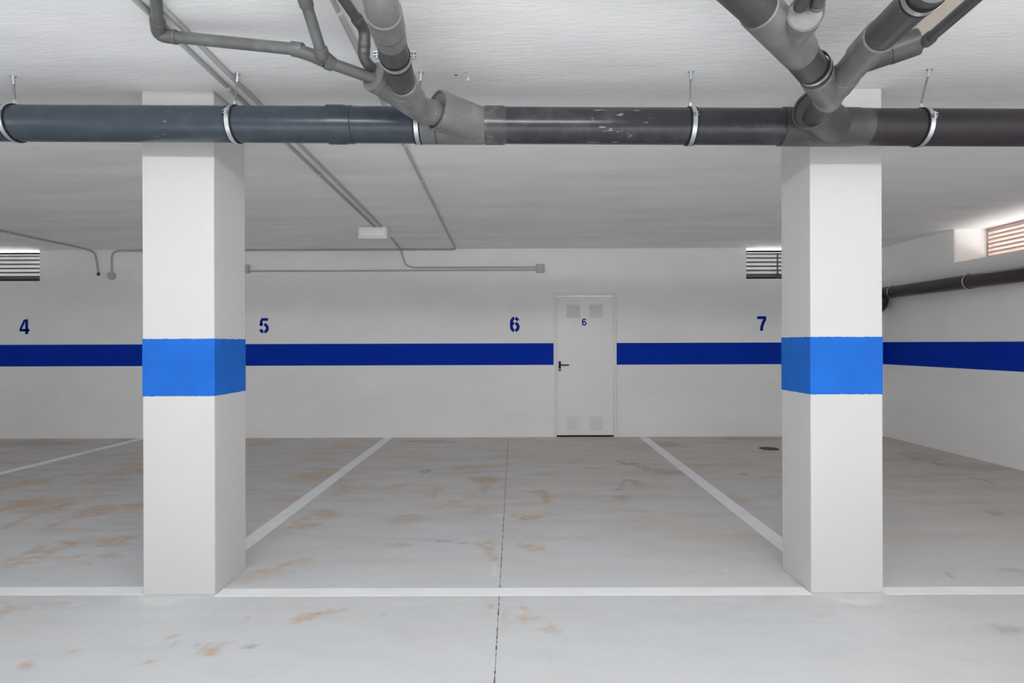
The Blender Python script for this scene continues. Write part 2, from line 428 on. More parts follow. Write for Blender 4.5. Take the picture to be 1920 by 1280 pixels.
vent('window_2', v2[0], v2[1], vb, CEIL, yv, M['louvre_dark'], U(1457.5, 490, yv).x)
# right hand window: same vent turned to face -X
def vent_side(name, y0, y1, z0, z1, x, mat, n=7):
    w = empty(name, (x, (y0+y1)/2, z0), None, None, None, 'structure')
    bm = bmesh.new(); t = .035
    box(bm, (x, y0, z0), (x+.07, y0+t, z1)); box(bm, (x, y1-t, z0), (x+.07, y1, z1))
    box(bm, (x, y0+t, z1-.02), (x+.07, y1-t, z1)); box(bm, (x, y0+t, z0), (x+.07, y1-t, z0+.03))
    obj('window_frame', bm, mat, w)
    bm = bmesh.new(); za, zb = z0+.03, z1-.02; p = (zb-za)/n
    for k in range(n):
        zz = za + p*(k+.5)
        a = Vector((x-.002, 0, zz + p*.40)); c = Vector((x+.06, 0, zz - p*.64)); q = Vector((.001, 0, .003)); box(bm, (x-.006, y0+t, zz + p*.40 - p*.42), (x, y1-t, zz + p*.40 + .003), .0015)
        vs = [bm.verts.new((v.x, yy, v.z)) for yy in (y0+t, y1-t) for v in (a-q, a+q, c+q, c-q)]
        for f in ((0,1,2,3), (7,6,5,4), (0,4,5,1), (1,5,6,2), (2,6,7,3), (3,7,4,0)): bm.faces.new([vs[i] for i in f])
    obj('louvre_slats', bm, mat, w)
    obj('window_reveal', B((XR+.012, wy1-.006, wb), (x, wy1, CEIL)), M['reveal'], w)
    return w
vent_side('window_3', wy0, wy1, wb, CEIL, XR + RD - .01, M['louvre_pink'])

# ------------------------------------------------------------------ digits
def arc(cx, cy, rx, ry, a0, a1, n=14):
    return [(cx + rx*math.cos(math.radians(a0+(a1-a0)*k/n)), cy + ry*math.sin(math.radians(a0+(a1-a0)*k/n))) for k in range(n+1)]
DIG = {   # strokes in a box 0.66 wide, 1 high: (points, width)
    '4': [([(.05, .30), (.36, .97)], .13), ([(0, .265), (.66, .265)], .15), ([(.475, 0), (.475, 1)], .175)],
    '5': [([(.12, .92), (.60, .92)], .16), ([(.155, .88), (.10, .50)], .15), ([(.06, .525)] + arc(.27, .36, .2, .245, 120, 97, 5), .15),
          (arc(.31, .325, .235, .255, 84, -82, 16), .17), (arc(.31, .325, .235, .255, -98, -163, 8), .17)],
    '6': [(arc(.32, .58, .225, .35, 98, 180, 10) + arc(.32, .325, .225, .25, 180, 262, 10), .18), (arc(.32, .62, .24, .30, 82, 25, 8), .17),
          (arc(.32, .325, .225, .25, -82, 82, 16), .18), ([(.12, .52), (.285, .585)], .13)],
    '6s': [(arc(.32, .60, .24, .325, 30, 180, 14) + arc(.32, .31, .24, .24, 180, 540, 26), .15)],
    '7': [([(0, .915), (.64, .915)], .17), ([(.565, .83), (.42, .58), (.33, .30), (.29, 0)], .18)],
}
def digit(ch, c, h, y, t=.0016):
    bm = bmesh.new()
    for pts, w in DIG[ch]:
        P2 = [Vector((p[0]-.33, p[1]-.5)) for p in pts]; L = []; R = []
        for i, p in enumerate(P2):
            d = (P2[min(i+1, len(P2)-1)] - P2[max(i-1, 0)]).normalized(); n = Vector((-d.y, d.x)) * w*.58
            L.append(p+n); R.append(p-n)
        def V(p, yy): return bm.verts.new((c.x + p.x*h, yy, c.z + p.y*h))
        lf = [V(p, y-t) for p in L]; rf = [V(p, y-t) for p in R]; lb = [V(p, y+.0005) for p in L]; rb = [V(p, y+.0005) for p in R]
        for i in range(len(L)-1):
            bm.faces.new((lf[i], lf[i+1], rf[i+1], rf[i])); bm.faces.new((lb[i], rb[i], rb[i+1], lb[i+1]))
            bm.faces.new((lf[i], lb[i], lb[i+1], lf[i+1])); bm.faces.new((rf[i], rf[i+1], rb[i+1], rb[i]))
        bm.faces.new((lf[0], rf[0], rb[0], lb[0])); bm.faces.new((lf[-1], lb[-1], rb[-1], rf[-1]))
    return bm
for ch, px, py, lab in (('4', 46, 612.3, 'dark blue stencilled number 4 on the back wall left of both columns'),
                        ('5', 495.3, 610.3, 'dark blue stencilled number 5 on the back wall beside the left column'),
                        ('6', 965.5, 607.8, 'large dark blue stencilled number 6 on the back wall beside the door'),
                        ('7', 1428.5, 606.5, 'dark blue number 7 on the back wall between door and right column')):
    c = UW(px, py)
    o = tag(obj('bay_number', digit(ch, c, .212 if ch != '7' else .205, YW), M['digit']), lab, 'number', 'parking bay numbers on the back wall', 'thing')
    rooted(o, c)

# ------------------------------------------------------------------ door
D = empty('door_1', ((dl+dr)/2, YW, 0), None, None, None, 'structure')
fw = .042; yd = YW + .012
bm = bmesh.new()
for lo, hi in (((dl, YW-.018, 0), (dl+fw, YW+.10, dtop)), ((dr-fw, YW-.018, 0), (dr, YW+.10, dtop)), ((dl+fw, YW-.018, dtop-fw), (dr-fw, YW+.10, dtop))):
    box(bm, lo, hi, .004)
obj('door_frame', bm, M['door_frame'], D)
ll, lr, lb_, lt = dl+fw+.003, dr-fw-.003, .024, dtop-fw-.003
leaf = obj('door_leaf', B((ll, yd, lb_), (lr, yd+.05, lt), .002), M['door'], D)
obj('door_gap_shade', B((dl+fw, yd+.005, 0), (dr-fw, yd+.05, lb_-.002)), M['gap'], D, label='black strip standing for the shade under the door')  # black block fills the gap under the leaf, painting its shade
def doorlouvres(px0, px1, py0, py1):
    a, c = U(px0, py1, yd), U(px1, py0, yd); n = 6; bm = bmesh.new(); slit = bmesh.new(); p = (c.z - a.z)/n
    for k in range(n):                       # pressed hoods, open at the bottom over a black strip painted for the slit's shade
        z1 = a.z + p*(k+1) - .003; z0 = z1 - p*.66
        vs = [bm.verts.new(v) for v in ((a.x, yd, z1), (c.x, yd, z1), (c.x-.004, yd-.016, z0), (a.x+.004, yd-.016, z0), (c.x, yd, z0), (a.x, yd, z0))]
        for f in ((0,1,2,3), (0,3,5), (1,4,2)): bm.faces.new([vs[i] for i in f])
        box(slit, (a.x+.006, yd-.0012, z0), (c.x-.006, yd, z1-.008))
    obj('louvre_vent', bm, M['door'], leaf)
    obj('slit_shade', slit, M['gap'], leaf)
for x0, x1 in ((1062, 1088), (1104.5, 1130.5)):
    doorlouvres(x0, x1, 570, 596)
for x0, x1 in ((1063, 1089), (1105, 1131)):
    doorlouvres(x0, x1, 778.5, 804.5)
c = U(1095.5, 603.7, yd); obj('door_number', digit('6s', c, .099, yd), M['digit'], leaf, label='small blue number 6 on the door')
hp = U(1049.5, 686, yd)
plate = obj('handle', B((hp.x-.017, yd-.010, hp.z-.07), (hp.x+.017, yd, hp.z+.07), .003), M['black'], D, label='black lever handle plate')
hz = U(1052, 683.8, yd).z
obj('lever', T(rounded([Vector((hp.x, yd-.008, hz)), Vector((hp.x, yd-.045, hz)), Vector((hp.x+.128, yd-.045, hz-.002))], .015), .0095, 14), M['black'], plate, True)
obj('lock_cylinder', lathe(bmesh.new(), Vector((hp.x, yd-.009, hp.z-.043)), Vector((hp.x, yd-.016, hp.z-.043)), [(0, .009), (.006, .009)], 16), M['steel'], plate, True, 'small steel lock')

# ------------------------------------------------------------------ columns
def column(name, x0, x1, y0, y1, label):
    c = empty(name, ((x0+x1)/2, (y0+y1)/2, 0), label, 'column', 'square columns of the garage', 'thing')
    obj('shaft', B((x0, y0, 0), (x1, y1, CEIL), .004), M['column'], c)
    # capital skim: the slightly proud plaster at the top
    bz0, bz1 = CH - .276, CH + .031
    bm = bmesh.new(); e = .0012; n = 26
    loop = [(x0-e, y0-e), (x1+e, y0-e), (x1+e, y1+e), (x0-e, y1+e)]
    bot = []; top = []
    for i in range(4):
        a, b = loop[i], loop[(i+1) % 4]
        for k in range(n):
            t = k/n; x, y = a[0]+(b[0]-a[0])*t, a[1]+(b[1]-a[1])*t
            bot.append(bm.verts.new((x, y, bz0 + random.uniform(-.0014, .0014)))); top.append(bm.verts.new((x, y, bz1 + random.uniform(-.0014, .0014))))
    for i in range(len(bot)):
        j = (i+1) % len(bot); bm.faces.new((bot[i], bot[j], top[j], top[i]))
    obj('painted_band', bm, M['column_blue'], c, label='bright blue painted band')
    return c
YF = 3.14
c0, c1 = U(267.3, 640, YF).x, U(402, 640, YF).x
a, _ = ray(460, 640)
column('column', c0, c1, YF, c1 / a, 'white square column with bright blue band, left of the door and beside number 5')
d0, d1 = U(1519.6, 640, YF).x, U(1654.5, 640, YF).x
a, _ = ray(1465.5, 640)
column('column', d0, d1, YF, d0 / a, 'white square column with bright blue band, right of the door and beside number 7')

# ------------------------------------------------------------------ floor lines
def line_quad(pts, label):
    bm = bmesh.new(); t = .0015
    top = [bm.verts.new((p.x, p.y, t)) for p in pts]; bot = [bm.verts.new((p.x, p.y, -.0005)) for p in pts]
    bm.faces.new(top); bm.faces.new(bot)
    for i in range(len(pts)):
        j = (i+1) % len(pts); bm.faces.new((top[i], bot[i], bot[j], top[j]))
    o = tag(obj('parking_line', bm, M['line']), label, 'road marking', 'white parking bay lines on the floor', 'thing')
    c = sum(pts, Vector()) / len(pts); rooted(o, (c.x, c.y, 0)); return o
def bar(x0, x1, y0a, y1a, y0b, y1b): return [Vector((x0, y0a, 0)), Vector((x1, y0b, 0)), Vector((x1, y1b, 0)), Vector((x0, y1a, 0))]
g = .004
ya0, ya1 = UF(100, 1115.5).y, UF(100, 1100.5).y
yb0, yb1 = UF(950, 1116.5).y, UF(950, 1102).y
yc0, yc1 = UF(1800, 1114).y, UF(1800, 1100).y
line_quad(bar(-6.5, c0-g, ya0, ya1, ya0, ya1), 'white line across the front of bay 4, ending at the left column')
p = UF(412, 1116)
line_quad(bar(c1+g, d0-g, yb0, yb1, yb0, yb1), 'long white line across the front of the middle bay between both columns')
line_quad(bar(d1+g, XR-.02, yc0, yc1, yc0, yc1), 'white line across the front of bay 7, running from right column to side wall')
def long_line(near, far, w, label):
    d = (far-near).normalized(); n = Vector((-d.y, d.x, 0)) * w/2
    line_quad([near-n, far-n, far+n, near+n], label)
far = UF(728.5, 820.5); nr = UF(465, 1016.5)
f2 = far + (far-nr).normalized() * ((YW-.004-far.y)); n2 = nr + (nr-far).normalized() * (nr.y - yb1 - .004)
long_line(n2, f2, .118, 'white line between bays 5 and 6, running from left column to back wall')
far = UF(1207, 820); nr = UF(1465, 1019)
f2 = far + (far-nr).normalized() * ((YW-.004-far.y)); n2 = nr + (nr-far).normalized() * (nr.y - yb1 - .004)
long_line(n2, f2, .118, 'white line between bays 6 and 7, running from right column to wall beside the door')
far = UF(262, 823); nr = UF(0, 887.5)
f2 = far + (far-nr).normalized() * ((YW-.004-far.y)); n2 = nr + (nr-far).normalized() * (nr.y - ya1 - .004)
long_line(n2, f2, .118, 'white line between bays 4 and 5, partly hidden behind the left column')

# floor drain in bay 7
c = UF(1442, 841)
o = empty('floor_drain', (c.x, c.y, 0), 'small round dark drain cover in the floor of bay 7 near the back wall', 'drain', None, 'thing')
obj('drain_rim', lathe(bmesh.new(), Vector((c.x, c.y, -.003)), Vector((c.x, c.y, 1)), [(0, .12), (.007, .12), (.008, .106), (.003, .104)], 36, (True, False)), M['grate'], o, True)
bm = bmesh.new()
for k in range(7):
    xx = -.084 + k*.028; hh = math.sqrt(.102**2 - xx*xx)
    box(bm, (c.x+xx-.008, c.y-hh, .0), (c.x+xx+.008, c.y+hh, .006))
obj('grate', bm, M['grate'], o)

# ------------------------------------------------------------------ main drain pipe
RM = .0885
def main_at(px):
    """axis of the main drain under the image column px"""
    t = (px - 24) / (1743 - 24); Y = 2.968 + (2.915 - 2.968) * t
    y = 231.0 + (239.6 - 231.0) * (px / 1900)
    return U(px, y, Y)
def seg(px0, px1): return main_at(px0), main_at(px1)
MD = empty('drain_pipe', main_at(960), 'large dark grey drain pipe hung under the ceiling across the whole front of both columns', 'pipe', None, 'thing')
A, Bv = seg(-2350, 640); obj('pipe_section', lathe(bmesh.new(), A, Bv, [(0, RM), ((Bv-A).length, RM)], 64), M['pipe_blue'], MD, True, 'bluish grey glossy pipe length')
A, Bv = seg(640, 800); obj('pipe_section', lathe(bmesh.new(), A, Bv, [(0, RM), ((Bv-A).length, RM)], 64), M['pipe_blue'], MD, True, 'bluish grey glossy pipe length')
A, Bv = seg(905, 1480); obj('pipe_section', lathe(bmesh.new(), A, Bv, [(0, RM), ((Bv-A).length, RM)], 64), M['pipe_dark'], MD, True, 'charcoal scratched pipe length')
A, Bv = seg(1610, 2960); obj('pipe_section', lathe(bmesh.new(), A, Bv, [(0, RM), ((Bv-A).length, RM)], 64), M['pipe_violet'], MD, True, 'dark violet grey pipe length')
A, Bv = seg(616, 664); L = (Bv-A).length
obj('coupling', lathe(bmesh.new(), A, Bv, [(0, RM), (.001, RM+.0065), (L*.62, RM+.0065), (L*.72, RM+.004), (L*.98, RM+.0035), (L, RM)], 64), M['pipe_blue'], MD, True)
A, Bv = seg(909.5, 950); L = (Bv-A).length
obj('coupling', lathe(bmesh.new(), A, Bv, [(0, RM), (.001, RM+.005), (L*.8, RM+.005), (L, RM)], 64), M['sleeve'], MD, True, 'dusty dark sleeve')
# wye where the left branch comes in
A, Bv = seg(786, 912)
wy = obj('wye_fitting', lathe(bmesh.new(), A, Bv, [(0, RM), (.001, RM+.004), ((Bv-A).length-.03, RM+.004), ((Bv-A).length, RM+.001)], 64), M['fitting'], MD, True, 'light grey dusty fitting')
w0 = main_at(900); w1 = U(817, 205.5, 2.785)
dW = (w1-w0).normalized(); L = (w1-w0).length
obj('branch_socket', lathe(bmesh.new(), w0, w1, [(0, RM), (L-.05, RM+.002), (L-.012, RM+.005), (L-.002, RM+.005), (L, RM+.001), (L, RM-.004), (L-.012, RM-.006), (L-.0125, .01)], 64, (True, True)), M['fitting'], wy, True)
A, Bv = seg(818, 821); obj('joint_ring', lathe(bmesh.new(), A, Bv, [(0, RM), (.001, RM+.0052), ((Bv-A).length, RM+.004)], 64), M['fitting_dark'], wy, True)
# wye on the right
A, Bv = seg(1463, 1625); L = (Bv-A).length
wy2 = obj('wye_fitting', lathe(bmesh.new(), A, Bv, [(0, RM), (.001, RM+.0045), (L*.86, RM+.0045), (L*.9, RM+.002), (L, RM+.001)], 64), M['fitting_dark'], MD, True, 'dark grey fitting')
q0 = main_at(1566); q1 = U(1523, 204.5, 2.735); L = (q1-q0).length
obj('branch_socket', lathe(bmesh.new(), q0, q1, [(0, RM), (L-.05, RM+.002), (L-.012, RM+.006), (L-.002, RM+.006), (L, RM+.002), (L, RM-.004), (L-.012, RM-.006), (L-.0125, .01)], 64), M['fitting_dark'], wy2, True)

# ------------------------------------------------------------------ hangers
def band(bm, c, d, r, w, t):
    """flat strip ring around axis d"""
    A = c - d*w/2
    lathe(bm, A, c + d*w/2, [(0, r), (0, r+t), (w, r+t), (w, r), (0, r)], 56, (False, False))
    return bm
def hanger(px, side, rodtop, label, ear=True):
    c = main_at(px); d = (main_at(px+5) - c).normalized(); r = RM
    top = UC(*rodtop)
    h = empty('pipe_hanger', c, label, 'pipe hanger', 'hangers of the main drain pipe', 'thing')
    obj('clamp_band', band(bmesh.new(), c, d, r+.0042, .021, .0022), M['steel'], h, True)
    bm = bmesh.new(); band(bm, c, d, r+.0002, .036, .0046)
    obj('rubber_lining', bm, M['rubber'], h, True)
    a = c + Vector((0, 0, r+.005))
    tp = Vector((top.x, top.y, CEIL - .002))
    obj('nut', lathe(bmesh.new(), a, a + Vector((0, 0, .1)), [(0, .010), (.022, .010)], 6), M['steel'], h)
    obj('threaded_rod', T([a + Vector((0, 0, .01)), tp], .0045, 12), M['rod'], h, True)
    u = (tp - a).normalized()
    obj('ceiling_anchor', lathe(bmesh.new(), tp - u*.042, tp, [(0, .0075), (.036, .0075), (.037, .014), (.042, .014)], 16), M['steel'], h, True)
    if ear:      # bolted ears on the viewing side
        e = Vector((0, -math.cos(.25), math.sin(.25)))
        p = c + e*(r+.006)
        bm = bmesh.new()
        for s in (-1, 1):
            q = p + Vector((0, 0, s*.006)); box(bm, (q.x-.010, q.y-.018, q.z-.0018), (q.x+.010, q.y+.003, q.z+.0018))
        obj('clamp_ear', bm, M['steel'], h)
        b0 = p + Vector((side*.001, -.010, -.017))
        obj('bolt', lathe(bmesh.new(), b0, b0 + Vector((0, 0, .1)), [(0, .0065), (.006, .0065), (.0061, .0035), (.033, .0035)], 10), M['steel'], h, True)
    return h
hanger(28, -1, (24.5, 142), 'steel pipe hanger on the bluish drain left of the left column, first of five')
hanger(441, -1, (445.5, 137), 'steel pipe hanger on the bluish drain in front of the left column')
hanger(785, 1, (789.5, 135), 'steel pipe hanger tucked beside the light grey branch fitting of the drain', False)
hanger(1294, 1, (1295.5, 133), 'steel pipe hanger on the charcoal drain length between branch and right column')
hanger(1726, 1, (1743, 128.5), 'steel pipe hanger with tilted rod on the drain beyond the right column')

# ------------------------------------------------------------------ left branch
def ringat(path_a, path_b, t, w, r, lip=.004):
    d = (path_b-path_a).normalized(); c = path_a + d*t
    return collar(bmesh.new(), c - d*w/2, c + d*w/2, r, lip)
RB = .0568
LB = empty('branch_pipe', U(757, 165, 2.50), 'thick grey branch pipe dropping to the light grey fitting between the columns', 'pipe', 'thick branch pipes joining the drain', 'thing')
p0 = U(826, 214, 2.81); p1 = U(785, 206.5, 2.715); p2 = U(757, 163, 2.50); p3 = U(740.5, 107, 2.275); p4 = U(717.5, 18, 1.93)
p5 = U(700, -60, 1.80); p6 = Vector((p5.x-.01, p5.y-.02, CEIL))
obj('pipe_section', T([p2, p3, p4 + (p3-p4)*.02], RB, 48), M['fitting_dark'], LB, True)
el = obj('elbow', T(rounded([p0, p1, p2 + (p1-p2)*.35], .07, 10), RB+.0015, 48), M['fitting'], LB, True)
obj('socket', collar(bmesh.new(), p2 + (p1-p2)*.55, p2 + (p1-p2)*.02, RB+.0055), M['fitting'], el, True)
wb_ = obj('wye_fitting', collar(bmesh.new(), p2 + (p1-p2)*.50, p2 + (p3-p2)*.18, RB+.004), M['fitting'], LB, True)
# second inlet of this fitting: a stub with a capped end into which the thin wastes run
R0 = U(699.5, 143, 2.46); R1 = U(776, 196, 2.66)
dR = (R1-R0).normalized(); L = (R1-R0).length
obj('stub_inlet', lathe(bmesh.new(), R0, R1, [(.004, .02), (0, .0575), (.001, .0615), (.03, .0615), (.034, .0585), (L, .0585)], 48), M['fitting'], wb_, True)
el2 = obj('elbow', T(rounded([p3 + (p4-p3)*.86, p4 + (p3-p4)*.0, p5, p6], .10, 10), RB+.0015, 48), M['fitting'], LB, True, 'pale grey elbow turning up to the ceiling')
obj('socket', collar(bmesh.new(), p4 + (p3-p4)*.36, p4 + (p3-p4)*.02, RB+.0055), M['fitting'], el2, True)
obj('socket', collar(bmesh.new(), p3 + (p4-p3)*.42, p3 + (p4-p3)*.60, RB+.0025, .0015), M['fitting'], el2, True)
def strap(c, d, r, label, up=True, ears=2):
    h = empty('pipe_clamp', c, label, 'pipe clamp', 'clamps of the branch pipes', 'thing')
    obj('clamp_band', band(bmesh.new(), c, d, r+.0035, .020, .0022), M['steel'], h, True)
    bm = band(bmesh.new(), c, d, r+.0002, .044, .0042)
    obj('rubber_lining', bm, M['rubber'], h, True)
    s = d.cross(Vector((0, 0, 1))).normalized()
    for sg in ((-1, 1) if ears == 2 else (1,)):
        q = c + s*sg*(r+.013) + Vector((0, 0, .012))
        bm = bmesh.new()
        for k in (-1, 1): box(bm, (q.x-.012, q.y-.010, q.z+k*.006-.0016), (q.x+.012, q.y+.010, q.z+k*.006+.0016))
        e = obj('clamp_ear', bm, M['steel'], h)
        obj('bolt', lathe(bmesh.new(), q - Vector((0, 0, .016)), q + Vector((0, 0, .1)), [(0, .0065), (.006, .0065), (.0061, .0035), (.034, .0035)], 10), M['steel'], e, True)
    a = c + Vector((0, 0, r+.004))
    obj('threaded_rod', T([a, Vector((a.x, a.y, CEIL))], .0045, 12), M['rod'], h, True)
    return h
strap(p3 + (p2-p3)*.02, (p3-p2).normalized(), RB, 'small steel clamp with two bolted ears around the left branch pipe')

# thin wastes on the left
W1 = empty('waste_pipe', U(450, 83, 2.42), 'thin grey waste pipe running sideways under the ceiling with an elbow above the left column', 'pipe', 'thin waste pipes', 'thing')
RT = .0235
a0 = U(291, -40, 2.22); a1 = U(297, 66, 2.44); a2 = U(561, 93, 2.40); a3 = U(612, 116, 2.40); a4 = U(704, 148.5, 2.475)
a0.z = CEIL
obj('pipe_section', T([a1 + (a2-a1)*.03, a2], RT, 28), M['waste'], W1, True)
obj('pipe_section', T([a0, a1 + (a0-a1)*.08], RT-.001, 28), M['waste'], W1, True, 'short length with white glue smears')
e1 = obj('elbow', T(rounded([a1 + (a0-a1)*.27, a1, a1 + (a2-a1)*.125], .05, 10), RT+.004, 32), M['waste'], W1, True)
obj('socket', collar(bmesh.new(), a1 + (a2-a1)*.095, a1 + (a2-a1)*.135, RT+.0055, .002), M['waste'], e1, True)
obj('socket', collar(bmesh.new(), a1 + (a0-a1)*.20, a1 + (a0-a1)*.32, RT+.0055, .002), M['waste'], e1, True)
e2 = obj('elbow', T(rounded([a2 + (a1-a2)*.05, a2 + (a3-a2)*.35, a3], .04, 8), RT+.003, 32), M['waste'], W1, True)
obj('socket', collar(bmesh.new(), a2 + (a1-a2)*.05, a2 + (a3-a2)*.05 + (a2-a1)*.02, RT+.006, .002), M['waste'], e2, True)
obj('pipe_section', T([a3, a4], RT, 28), M['waste'], W1, True)
W2 = empty('waste_pipe', U(585, 60, 2.33), 'thin grey waste pipe slanting down into a wye left of the thick left branch', 'pipe', 'thin waste pipes', 'thing')
b0 = U(561, -35, 2.16); b1 = U(604, 103, 2.365); b2 = a3 + (a4-a3)*.12
obj('pipe_section', T([b0, b1], RT-.001, 28), M['waste'], W2, True)
obj('socket', collar(bmesh.new(), b0, b0 + (b1-b0)*.33, RT+.004, .002), M['waste'], W2, True)
f2_ = obj('wye_fitting', T(rounded([b1 + (b0-b1)*.08, b1, b2 + (a4-a3)*.02], .04, 8), RT+.003, 32), M['waste'], W2, True)
obj('socket', collar(bmesh.new(), b1 + (b0-b1)*.10, b1 - (b0-b1)*.05, RT+.006, .002), M['waste'], f2_, True)
obj('socket', collar(bmesh.new(), a3 - (a4-a3)*.02, a3 + (a4-a3)*.13, RT+.006, .002), M['waste'], f2_, True)
W3 = empty('waste_pipe', U(660, 30, 2.3), 'dark thin waste pipe bending down through two elbows beside the thick left branch', 'pipe', 'thin waste pipes', 'thing')
g0 = U(618, -40, 2.16); g1 = U(684, 57, 2.40); g2 = U(682, 112, 2.42); g3 = U(700, 130, 2.475)
R3 = .0205
obj('pipe_section', T([g0, g0 + (g1-g0)*.93], R3, 28), M['waste_dark'], W3, True)
e3 = obj('elbow', T(rounded([g1 + (g0-g1)*.25, g1, g1 + (g2-g1)*.5], .035, 8), R3+.003, 28), M['waste_dark'], W3, True)
obj('socket', collar(bmesh.new(), g1 + (g0-g1)*.16, g1 + (g0-g1)*.27, R3+.0045, .002), M['waste_dark'], e3, True)
obj('socket', collar(bmesh.new(), g1 + (g2-g1)*.38, g1 + (g2-g1)*.62, R3+.0045, .002), M['waste_dark'], e3, True)
e4 = obj('elbow', T(rounded([g1 + (g2-g1)*.6, g2, g3], .035, 8), R3+.002, 28), M['waste_dark'], W3, True)
obj('socket', collar(bmesh.new(), g1 + (g2-g1)*.64, g1 + (g2-g1)*.86, R3+.0045, .002), M['waste_dark'], e4, True)

# ------------------------------------------------------------------ right branch: two arms
RA = .0625
RBr = empty('branch_pipe', U(1510, 110, 2.37), 'thick dark grey branch pipe rising up and left from the drain at the right column', 'pipe', 'thick branch pipes joining the drain', 'thing')
j0 = U(1527, 224, 2.79); j1 = U(1538, 206, 2.69); j2 = U(1556, 178, 2.60)
l1 = U(1513, 113, 2.345); l2 = U(1472, 66, 2.155); l3 = U(1422, 15, 1.985); l4 = U(1330, -75, 1.74)
obj('elbow', T(rounded([j0, j1, j2], .05, 10), RB+.002, 48), M['fitting_dark'], RBr, True)
ye = obj('wye_fitting', T(rounded([j1 + (j2-j1)*.55, j2, j2 + (l1-j2)*.75], .05, 8), RA-.001, 48), M['fitting'], RBr, True)
obj('socket', collar(bmesh.new(), j2 + (l1-j2)*.28, j2 + (l1-j2)*.62, RA+.004), M['fitting'], ye, True)
obj('socket', collar(bmesh.new(), j1 + (j2-j1)*.35, j1 + (j2-j1)*.62, RB+.006), M['fitting_dark'], ye, True)
obj('pipe_section', T([j2 + (l1-j2)*.6, l2], RA, 48), M['fitting_dark'], RBr, True)
wl = obj('wye_fitting', collar(bmesh.new(), l1 + (l2-l1)*.35, l3, RA+.0055), M['fitting'], RBr, True)
obj('pipe_section', T([l3, l4], RA, 48), M['fitting_dark'], RBr, True)
s0 = l1 + (l2-l1)*.78; s1 = U(1511, 24, 1.985); L = (s1-s0).length
obj('stub_inlet', lathe(bmesh.new(), s0, s1, [(0, .052), (L-.05, .055), (L-.045, .0605), (L-.002, .0605), (L, .058), (L-.005, .053), (L-.006, .01)], 48), M['fitting'], wl, True)
strap(U(1526, 128.5, 2.40), (l2-l1).normalized(), RA, 'small steel clamp around the left arm of the right branch pipe', ears=1)
RBs = empty('branch_pipe', U(1640, 80, 2.2), 'thick dark grey branch pipe rising up and right from the drain at the right column', 'pipe', 'thick branch pipes joining the drain', 'thing')
k0 = j2 + (j1-j2)*.2; k1 = U(1600, 122, 2.39); k2 = U(1660, 58, 2.09); k3 = U(1752, -30, 1.79)
yr = obj('wye_fitting', T([k0, k0 + (k1-k0)*.75], RB+.001, 48), M['fitting'], RBs, True)
obj('socket', collar(bmesh.new(), k0 + (k1-k0)*.38, k0 + (k1-k0)*.74, RB+.0045), M['fitting'], yr, True)
obj('pipe_section', T([k0 + (k1-k0)*.7, k1 + (k2-k1)*.5], RB, 48), M['fitting'], RBs, True)
wr = obj('wye_fitting', collar(bmesh.new(), k1 + (k2-k1)*.30, k2 - (k2-k1)*.10, RB+.0055), M['fitting'], RBs, True)
obj('pipe_section', T([k2 - (k2-k1)*.15, k3], RB, 48), M['fitting_dark'], RBs, True, 'dark smooth pipe length')
t0 = k1 + (k2-k1)*.02; t1 = U(1722, 77.5, 2.30); L = (t1-t0).length
obj('stub_inlet', lathe(bmesh.new(), t0, t1, [(0, .046), (L*.55, .048), (L*.56, .0505), (L-.002, .0505), (L, .049), (L-.004, .044), (L-.005, .01)], 48), M['fitting_dark'], wr, True)
strap(k2 + (k3-k2)*.80, (k3-k2).normalized(), RB, 'steel clamp around the right arm of the right branch pipe, beside the beige patch', ears=1)

def waste(pts, r, rad, mat, label, sockets=()):
    w = empty('waste_pipe', pts[0], label, 'pipe', 'thin waste pipes', 'thing')
    obj('pipe_section', T(rounded(pts, rad, 8), r, 28), mat, w, True)
    for i, s0_, s1_ in sockets:
        a_, b_ = pts[i], pts[i+1]
        obj('socket', collar(bmesh.new(), a_ + (b_-a_)*s0_, a_ + (b_-a_)*s1_, r+.0045, .002), mat, w, True)
    return w
waste([U(1497, 17, 2.005), U(1508, -3, 1.965), U(1530, -60, 1.80)], .0225, .04, M['waste_dark'], 'thin dark waste pipe leaving the left side of the upper right branch end')
waste([U(1529, 18, 2.0), U(1536, -2, 1.965), U(1552, -60, 1.80)], .0225, .04, M['waste'], 'thin light grey waste pipe leaving the right side of the upper right branch end', ((0, .1, .5),))
waste([U(1722, 85, 2.30), U(1738, 76, 2.26), U(1835, -8, 1.95), U(1890, -60, 1.80)], .0205, .05, M['waste_dark'], 'thin dark waste pipe slanting up beside the beige ceiling patch', ((1, -.02, .10),))

# beige patch behind the pipes
b_lo, b_hi = (1.615, 1.9, CEIL-.006), (1.83, 2.585, CEIL+.001)
o = tag(obj('ceiling_patch', B(b_lo, b_hi), M['beige']), 'beige rectangular patch on the ceiling behind the right branch pipes', 'patch', None, 'thing')
rooted(o, (1.7, 2.25, CEIL))

